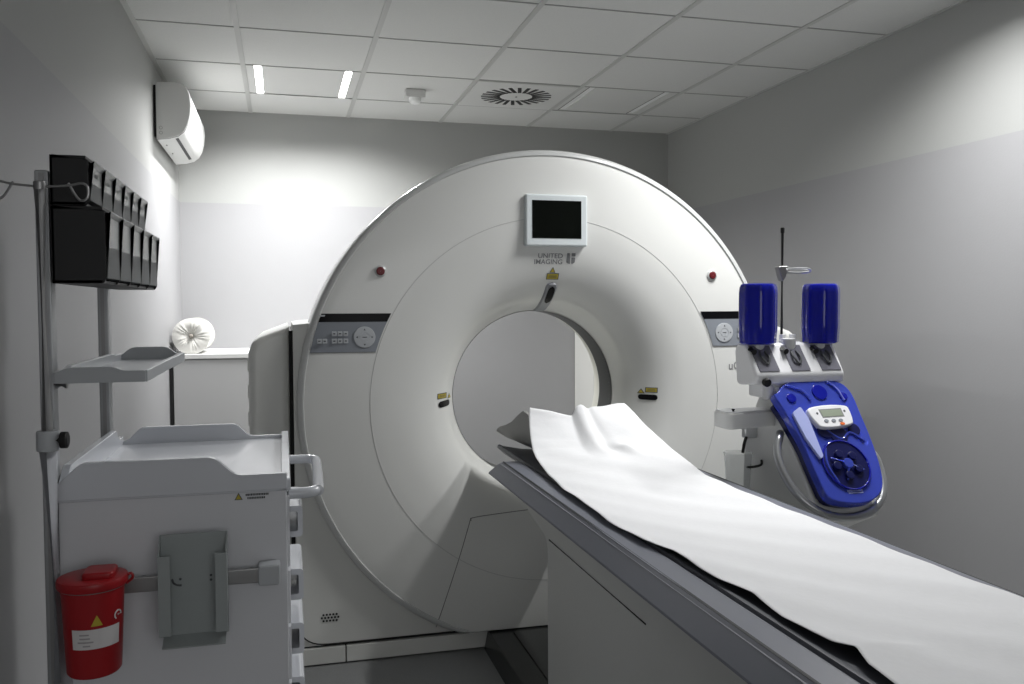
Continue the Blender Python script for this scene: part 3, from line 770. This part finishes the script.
# blue bottle covers
def bottle(xc, label):
    z0, z1, r = 1.216, 1.405, .0575
    bm = B()
    sec = [(.86, z0), (.95, z0 + .004), (.965, z0 + .02), (1.0, z0 + .05), (1.0, z0 + .075), (.985, z0 + .079), (1.0, z0 + .083), (1.0, z1 - .030), (.97, z1 - .012), (.90, z1 - .003), (.80, z1), (.62, z1), (.60, z1 - .004), (.02, z1 - .006)]
    n = 48; rows = []
    for k, z in sec:
        rows.append([bm.verts.new((xc + r * k * (1 - .035 * math.cos(8 * 2 * PI * j / n)) * math.cos(2 * PI * j / n), 2.425 + r * k * (1 - .035 * math.cos(8 * 2 * PI * j / n)) * math.sin(2 * PI * j / n), z)) for j in range(n)])
    for a, b in zip(rows, rows[1:]):
        for j in range(n): bm.faces.new((a[j], a[(j + 1) % n], b[(j + 1) % n], b[j]))
    bm.faces.new(rows[0]); bm.faces.new(rows[-1])
    c = obj('bottle_cover', bm, 'bluedeep', I); c['label'] = label
    bm = B(); lathe(bm, [(.001, z0 + .006), (.018, z0 + .006), (.018, z0 + .03), (.046, z0 + .055), (.048, z1 - .03), (.04, z1 - .016), (.001, z1 - .014)], (xc, 2.425, 0), n=28); obj('inner_bottle', bm, 'blue', c)
bottle(1.4415, 'blue bottle cover on the left socket')
bottle(1.6655, 'blue bottle cover on the right socket')
# rod with clamp
bm = B(); cyl(bm, (1.541, 2.45, 1.2), (1.541, 2.45, 1.574), .0048, 12); rod = obj('hanger_rod', bm, 'darkmetal', I)
bm = B(); cyl(bm, (1.541, 2.45, 1.566), (1.541, 2.45, 1.584), .0062, 12, bev=.002); obj('rod_tip', bm, 'rubber', rod)
bm = B(); prism(bm, rounded([(1.521, 1.460), (1.557, 1.462), (1.549, 1.430), (1.537, 1.412), (1.529, 1.43)], .004, 2), XZ, 2.438, 2.464, .003); cl = obj('rod_clamp', bm, 'steel', rod)
bm = B(); tube(bm, smoothpath([(1.549, 2.44, 1.452), (1.584, 2.425, 1.454), (1.619, 2.42, 1.452), (1.621, 2.425, 1.443), (1.589, 2.43, 1.440), (1.551, 2.44, 1.441)], 5), .0032, 8); obj('clamp_hook', bm, 'silver', cl)
# side arm tray
bm = B(); prism(bm, rounded([(1.306, 2.36), (1.50, 2.40), (1.50, 2.47), (1.306, 2.47)], [.03, .01, .01, .03], 5), XY, .958, 1.008, .006); arm = obj('side_arm', bm, 'injgrey', I)
bm = B(); prism(bm, rounded([(1.311, 2.366), (1.50, 2.404), (1.50, 2.465), (1.311, 2.465)], [.026, .01, .01, .026], 5), XY, 1.008, 1.012, .001); obj('arm_top', bm, 'injwhite', arm)
bm = B(); cyl(bm, (1.335, 2.385, 1.008), (1.335, 2.385, 1.020), .006, 12); obj('arm_screw', bm, 'rubber', arm)
# hook with clear cup
bm = B(); box(bm, (1.445, 2.50, .905), (1.489, 2.53, .945), .006); hk = obj('cup_hook', bm, 'silver', I)
bm = B(); tube(bm, smoothpath([(1.452, 2.505, .915), (1.440, 2.50, .89), (1.435, 2.50, .86)], 4), .005, 8); obj('hook_tip', bm, 'rubber', hk)
bm = B(); lathe(bm, [(.001, .0), (.036, .0), (.045, .125), (.047, .126), (.045, .128), (.043, .125), (.034, .004), (.001, .003)], (1.418, 2.50, .735), n=32); cp = obj('clear_cup', bm, 'cup', I)
bm = B(); tube(bm, smoothpath([(1.425, 2.455, .822), (1.45, 2.455, .822), (1.475, 2.455, .828), (1.485, 2.47, .838)], 4), .004, 8); obj('cup_wire', bm, 'rubber', hk)

# ------------------------------------------------------------------ trolley
L0, L1, N0, N1 = -.379, .004, 1.60, 2.22
TR = thing('medical_trolley', 'white medical trolley with drawers and raised tray top at the left', 'trolley', (-.184, 1.91, 0))
bm = B(); box(bm, (L0 + .006, N0 + .006, .14), (L1 - .001, N1 - .006, 1.012), .004); tb = obj('body', bm, 'trolley', TR)
bm = B(); box(bm, (L0 + .02, N0 + .02, .10), (L1 - .03, N1 - .02, .14), .01); obj('base_frame', bm, 'traygrey', TR)
for x in (L0 + .06, L1 - .07):
    for y in (N0 + .07, N1 - .07):
        bm = B(); lathe(bm, [(.001, -.014), (.04, -.014), (.045, 0), (.04, .014), (.001, .014)], (x, y, .045), 'X', 22); cs = obj('caster', bm, 'rubber', TR)
        bm = B(); cyl(bm, (x, y, .08), (x, y, .105), .014, 12); obj('caster_stem', bm, 'steel', cs)
# tray top
def rimprof(a0, a1, zb, zl, zh, b0, b1, f):
    return rounded([(a0, zb), (a1, zb), (a1, zl), (b1 + f, zl), (b1, zh), (b0, zh), (b0 - f, zl), (a0, zl)], [.002, .002, .004, .012, .012, .012, .012, .004], 4)
bm = B(); box(bm, (L0, N0, 1.008), (L1, N1, 1.014), .002); ty = obj('tray_top', bm, 'tray', TR)
bm = B(); prism(bm, rimprof(L0, L1, 1.012, 1.041, 1.075, -.335, -.120, .036), XZ, N0 - .004, N0 + .010, .004); obj('tray_rim', bm, 'tray', ty)
bm = B(); prism(bm, rimprof(L0, L1, 1.008, 1.022, 1.053, -.330, -.112, .030), XZ, N1 - .010, N1 + .004, .004); obj('tray_rim', bm, 'tray', ty)
bm = B(); prism(bm, rimprof(N0, N1, 1.010, 1.032, 1.058, N0 + .09, N1 - .09, .035), YZ, L0 - .004, L0 + .010, .004); obj('tray_rim', bm, 'tray', ty)
bm = B(); prism(bm, rimprof(N0, N1, 1.008, 1.030, 1.0305, N0 + .2, N1 - .2, .02), YZ, L1 - .010, L1 + .006, .004); obj('tray_rim', bm, 'tray', ty)
# drawers on the right side, each with its handle
dz = [(.862, .995), (.757, .857), (.652, .752), (.547, .647), (.345, .540), (.150, .338)]
for za, zb in dz:
    bm = B(); box(bm, (L1 - .004, N0 + .02, za), (L1 + .004, N1 - .02, zb), .003); dr = obj('drawer', bm, 'trolley', TR)
    zc = max((za + zb) / 2, zb - .066)
    bm = B()
    ya, yb, xo = 1.69, 1.87, L1 + .028
    rim_ = rounded([(L1 + .002, zc - .030), (xo, zc - .030), (xo, zc + .030), (L1 + .002, zc + .030)], [0, .008, .008, 0], 4)
    inn_ = rounded([(L1 + .002, zc - .019), (xo - .009, zc - .019), (xo - .009, zc + .019), (L1 + .002, zc + .019)], [0, .004, .004, 0], 4)
    prism(bm, rim_ + inn_[::-1], XZ, ya, yb)
    obj('handle', bm, 'tray', dr)
# push handle, a horizontal loop
bm = B(); tube(bm, smoothpath([(L1 - .002, 1.635, .995), (L1 + .034, 1.635, .995), (L1 + .053, 1.65, .995), (L1 + .058, 1.68, .995), (L1 + .066, 2.0, .985), (L1 + .062, 2.04, .985), (L1 + .046, 2.055, .985), (L1 - .002, 2.055, .985)], 5), .0105, 12); obj('push_handle', bm, 'tray', TR)
# rail on the near side
bm = B(); box(bm, (L0 + .03, N0 - .026, .852), (-.022, N0 - .018, .878), .002); rl = obj('side_rail', bm, 'steel', TR)
bm = B(); box(bm, (-.048, N0 - .032, .846), (-.010, N0 + .004, .884), .005); obj('rail_cap', bm, 'traygrey', rl)
for x in (-.24, -.06, -.33):
    bm = B(); cyl(bm, (x, N0 - .02, .865), (x, N0 + .008, .865), .008, 12); obj('rail_stud', bm, 'steel', rl)
# sticker
bm = B(); box(bm, (-.088, N0 + .0045, .992), (-.010, N0 + .0062, 1.011)); sk = obj('sticker', bm, 'trolley', TR)
bm = B(); bm.faces.new([bm.verts.new(v) for v in ((-.087, N0 + .004, .995), (-.073, N0 + .004, .995), (-.080, N0 + .004, 1.008))]); wt = obj('warning_triangle', bm, 'glyph', sk, smooth=False)
bm = B(); bm.faces.new([bm.verts.new(v) for v in ((-.0848, N0 + .0036, .9963), (-.0752, N0 + .0036, .9963), (-.080, N0 + .0036, 1.0055))]); obj('triangle_face', bm, 'yellow', wt, smooth=False)
bm = B(); xx = -.068
for row, z, xe in ((0, 1.0035, -.028), (1, .9975, -.034)):
    x = -.068 + .003 * row
    while x < xe:
        w = random.uniform(.0015, .003); box(bm, (x, N0 + .0036, z - .0018), (x + w, N0 + .0044, z + .0018)); x += w + .0007
obj('print', bm, 'glyph', sk)
# uprights behind
for yy in (1.665, 2.165):
    bm = B(); box(bm, (L0 - .028, yy - .016, .40), (L0 - .0055, yy + .016, 1.575), .003); up = obj('upright', bm, 'alu', TR)
    bm = B(); box(bm, (L0 - .021, yy - .0175, .41), (L0 - .013, yy - .0155, 1.57)); obj('upright_slot', bm, 'steel', up)
    bm = B(); cyl(bm, (L0 - .004, yy, 1.203), (L0 + .012, yy, 1.203), .007, 12); obj('bolt', bm, 'steel', up)
# shelf tray on the uprights
S0, S1, SY0, SY1 = -.372, -.229, 1.60, 2.19
bm = B(); box(bm, (S0, SY0, 1.212), (S1, SY1, 1.217), .002); sh = obj('shelf_tray', bm, 'traygrey', TR)
bm = B(); prism(bm, rimprof(S0, S1, 1.211, 1.231, 1.238, S0 + .02, S1 - .05, .014), XZ, SY0 - .003, SY0 + .008, .003); obj('tray_rim', bm, 'traygrey', sh)
bm = B(); prism(bm, rimprof(S0, S1, 1.211, 1.228, 1.246, S0 + .03, S1 - .035, .022), XZ, SY1 - .008, SY1 + .003, .003); obj('tray_rim', bm, 'traygrey', sh)
bm = B(); prism(bm, rimprof(SY0, SY1, 1.211, 1.231, 1.236, SY0 + .1, SY1 - .1, .02), YZ, S0 - .003, S0 + .008, .003); obj('tray_rim', bm, 'traygrey', sh)
bm = B(); prism(bm, rimprof(SY0, SY1, 1.211, 1.231, 1.2315, SY0 + .2, SY1 - .2, .02), YZ, S1 - .008, S1 + .003, .003); obj('tray_rim', bm, 'traygrey', sh)

# tilt bins
def tiltbin(label, x1, z0, z1, n, name='tilt_bin_unit'):
    t = thing(name, label, 'storage bins', (-.34, 1.91, z0), 'tilt bin units above the trolley')
    bm = B()
    x0 = -.371; y0, y1 = 1.60, 2.215; th = .0035
    hp = rounded([(x0, z0), (x1 - .005, z0), (x1, z0 + .006), (x1, z1 - .006), (x0 + .004, z1 + .002), (x0, z1)], .002, 2)
    for k in range(n + 1):
        y = y0 + (y1 - y0 - th) * k / n
        prism(bm, hp, XZ, y, y + th, .0008, 1)
    box(bm, (x0, y0, z0), (x0 + .004, y1, z1)); box(bm, (x0, y0, z1 - .004), (x1 - .004, y1, z1 + .001)); box(bm, (x0, y0, z0), (x1 - .006, y1, z0 + .005))
    obj('housing', bm, 'bin', t)
    w = (y1 - y0 - th) / n
    for k in range(n):
        ya = y0 + th + w * k + .001; yb = ya + w - th - .002
        bm = B()
        zt = z1 - .012
        # open box with a sloping clear front and a lip
        fr = [(x1 - .012, z0 + .008), (x1 + .0015, z0 + .009), (x1 + .0015, zt), (x1 + .009, zt + .006), (x1 + .009, zt + .0045), (x1 + .0025, zt - .003), (x1 + .0005, z0 + .012), (x1 - .012, z0 + .011)]
        prism(bm, fr, XZ, ya, yb)
        for yy in (ya, yb - .0015):
            prism(bm, [(x1 - .035, z0 + .010), (x1 - .003, z0 + .010), (x1 - .003, zt), (x1 - .020, zt)], XZ, yy, yy + .0015)
        d = obj('bin', bm, 'clear', t)
        bm = B(); box(bm, (x1 + .001, (ya + yb) / 2 - .018, zt - .018), (x1 + .0022, (ya + yb) / 2 + .018, zt - .006)); obj('label_slot', bm, 'clear', d)
tiltbin('black tilt bin unit with six small clear drawers, the upper of the two', -.312, 1.511, 1.593, 6)
tiltbin('black tilt bin unit with five larger clear drawers, the lower of the two', -.288, 1.380, 1.5085, 5)

# infusion pole
PX, PY = -.371, 1.545
t = thing('infusion_pole', 'slim steel infusion pole with wire hooks fixed at the trolley corner', 'infusion pole', (PX, PY, .70))
bm = B(); cyl(bm, (PX + .014, PY, .715), (PX, PY, 1.12), .0145, 20); obj('lower_tube', bm, 'tray', t)
bm = B(); cyl(bm, (PX, PY, 1.12), (PX - .002, PY, 1.535), .0092, 18); obj('upper_tube', bm, 'steel', t)
bm = B(); cyl(bm, (PX, PY, 1.106), (PX, PY, 1.140), .0172, 20, bev=.003); col = obj('clamp_collar', bm, 'traygrey', t)
bm = B(); tube(bm, [(PX + .012, PY - .004, 1.124), (PX + .0185, PY - .005, 1.124), (PX + .0195, PY - .005, 1.124), (PX + .021, PY - .005, 1.124), (PX + .030, PY - .006, 1.124), (PX + .032, PY - .006, 1.124)], [.006, .006, .010, .0135, .0135, .010], 18); obj('clamp_knob', bm, 'rubber', col)
bm = B(); cyl(bm, (PX - .002, PY, 1.527), (PX - .002, PY, 1.542), .0095, 16, bev=.002); obj('top_cap', bm, 'steel', t)
for s in (-1, 1):
    bm = B()
    pts = [(PX, PY, 1.533), (PX + s * .040, PY - .002, 1.536), (PX + s * .060, PY - .004, 1.540), (PX + s * .069, PY - .005, 1.534), (PX + s * .069, PY - .005, 1.519), (PX + s * .062, PY - .004, 1.512), (PX + s * .053, PY - .003, 1.517), (PX + s * .040, PY - .001, 1.540)]
    tube(bm, smoothpath(pts, 6), .0020, 8); obj('wire_hook', bm, 'steel', t)
bm = B(); tube(bm, [(PX + .012, PY + .004, .74), (PX + .012, N0 + .004, .74)], .009, 12); obj('bracket', bm, 'traygrey', t)

# red sharps container
bx, by, z0, z1 = -.303, 1.512, .750, .893
t = thing('sharps_container', 'red plastic sharps container with white label hung on the trolley side', 'sharps bin', (bx, by, z0))
bm = B(); lathe(bm, [(.001, z0), (.038, z0), (.041, z0 + .004), (.0475, z1), (.0455, z1), (.039, z0 + .006), (.001, z0 + .005)], (bx, by, 0), n=48); obj('tub', bm, 'redplastic', t)
bm = B(); lathe(bm, [(.0515, z1 - .002), (.0535, z1 + .001), (.0535, z1 + .009), (.052, z1 + .012), (.047, z1 + .0135), (.03, z1 + .015), (.001, z1 + .016), (.001, z1 + .008), (.0505, z1 + .004)], (bx, by, 0), n=48); lid = obj('lid', bm, 'redplastic', t)
bm = B(); prism(bm, rounded([(bx - .012, by - .030), (bx + .036, by - .030), (bx + .036, by + .024), (bx - .012, by + .024)], .012, 4), XY, z1 + .012, z1 + .024, .004); obj('lid_flap', bm, 'redplastic', lid)
bm = B(); tube(bm, smoothpath([(bx + .050, by, z1 + .008), (bx + .058, by, z1 + .012), (bx + .060, by, z1 + .004), (bx + .050, by, z1 - .004)], 4), .0022, 8); obj('lid_tab', bm, 'redplastic', lid)
bm = B(); tube(bm, [(bx + .0478 * math.cos(2 * PI * k / 48), by + .0478 * math.sin(2 * PI * k / 48), z1 - .003) for k in range(48)], .0014, 6, closed=True); obj('seal_ring', bm, 'steel', lid)
def wrap(a0, a1, za, zb, off):
    def f(u, v):
        z = za + (zb - za) * u; a = a0 + (a1 - a0) * v; r = .041 + .0065 * (z - z0) / (z1 - z0) + off
        return Vector((bx + r * math.cos(a), by + r * math.sin(a), z))
    bm = B(); grid(bm, f, 2, 16); return bm
D2 = math.radians
lb = obj('label', wrap(D2(-122), D2(-24), .800, .832, .0006), 'label', t)
for za, a0, a1 in ((.824, -106, -88), (.818, -106, -86), (.812, -110, -80), (.806, -100, -86)):
    obj('label_print', wrap(D2(a0), D2(a1), za - .0012, za + .0012, .0011), 'labelgrey', lb)
bm = B()
def trif(u, v):
    z = .837 + .017 * u; a = D2(-73 + 11 * (1 - u * .97) * (2 * v - 1)); r = .041 + .0065 * (z - z0) / (z1 - z0) + .0008
    return Vector((bx + r * math.cos(a), by + r * math.sin(a), z))
grid(bm, trif, 4, 6); obj('warning_triangle', bm, 'yellow', t, smooth=False)
bm = B(); tube(bm, [(bx + .0462 * math.cos(D2(-28)) , by + .0462 * math.sin(D2(-28)), .846)] + [(bx + .0462 * math.cos(D2(-28 + 9 * math.cos(q))), by + .0462 * math.sin(D2(-28 + 9 * math.cos(q))), .846 + .007 * math.sin(q)) for q in [k * .5 for k in range(9)]], .0012, 6); obj('label_mark', bm, 'label', t)
bm = B(); box(bm, (bx - .02, by + .040, .835), (bx + .02, N0 - .0265, .885), .003); obj('hanger', bm, 'redplastic', t)

# grey sheet metal holder
t = thing('box_holder', 'open grey sheet metal holder hung on the trolley side rail', 'holder', (-.153, 1.56, .76))
h0, h1, ya, yb, zt, zb = -.206, -.100, N0 - .060, N0 - .030, .950, .772
th = .0022
bm = B(); box(bm, (h0, yb - th, zb), (h1, yb, zt)); obj('back_plate', bm, 'holder', t)
for s, x in ((1, h0), (-1, h1)):
    xa, xb = (x - th, x) if s > 0 else (x, x + th)
    bm = B(); prism(bm, [(yb, zt), (yb, zb), (ya, zb + .01), (ya, zt - .028)], YZ, xa, xb)
    sd_ = obj('side_plate', bm, 'holder', t)
    bm = B(); box(bm, (min(xa, xa + s * .017), ya - th, zb + .012), (max(xb, xb + s * .017), ya, zt - .030)); obj('flange', bm, 'holder', sd_)
bm = B(); prism(bm, [(yb, zb + .004), (yb, zb), (ya - .002, zb - .010), (ya - .002, zb - .008)], YZ, h0 + .002, h1 - .002); obj('bottom_lip', bm, 'holder', t)
bm = B(); tube(bm, smoothpath([(-.189, yb - .0035, .873), (-.187, yb - .0035, .866), (-.181, yb - .0035, .862), (-.174, yb - .0035, .861)], 4), .0017, 8); obj('spring_clip', bm, 'glyph', t)
for x, z in ((-.176, .872), (-.126, .875), (-.126, .867)):
    bm = B(); cyl(bm, (x, yb - .004, z), (x, yb - .002, z), .0022, 10); obj('rivet', bm, 'glyph', t)
bm = B(); box(bm, (-.19, yb, .846), (-.12, N0 - .0265, .892), .001); obj('rail_hook', bm, 'holder', t)

# ------------------------------------------------------------------ world, camera
w = bpy.data.worlds.new('world'); S.world = w; w.use_nodes = True
w.node_tree.nodes['Background'].inputs[0].default_value = (.02, .02, .02, 1)
w.node_tree.nodes['Background'].inputs[1].default_value = .2
cam = bpy.data.cameras.new('camera'); co = bpy.data.objects.new('camera', cam); C.objects.link(co)
F, YAW, PIT, ROL = 865.3, .2593, .0423, -.0038
fw = Vector((math.sin(YAW) * math.cos(PIT), math.cos(YAW) * math.cos(PIT), -math.sin(PIT)))
r = Vector((math.cos(YAW), -math.sin(YAW), 0)); u = r.cross(fw)
r2 = r * math.cos(ROL) + u * math.sin(ROL); u2 = -r * math.sin(ROL) + u * math.cos(ROL)
mw = Matrix((r2, u2, -fw)).transposed().to_4x4(); mw.translation = (0, 0, HC)
co.matrix_world = mw
cam.sensor_fit = 'HORIZONTAL'; cam.sensor_width = 36; cam.lens = F * 36 / 1024; cam.clip_start = .05
S.camera = co
S.view_settings.view_transform = 'Standard'; S.view_settings.look = 'None'
S.view_settings.gamma = 1; S.view_settings.use_curve_mapping = False
S.view_settings.exposure = 0
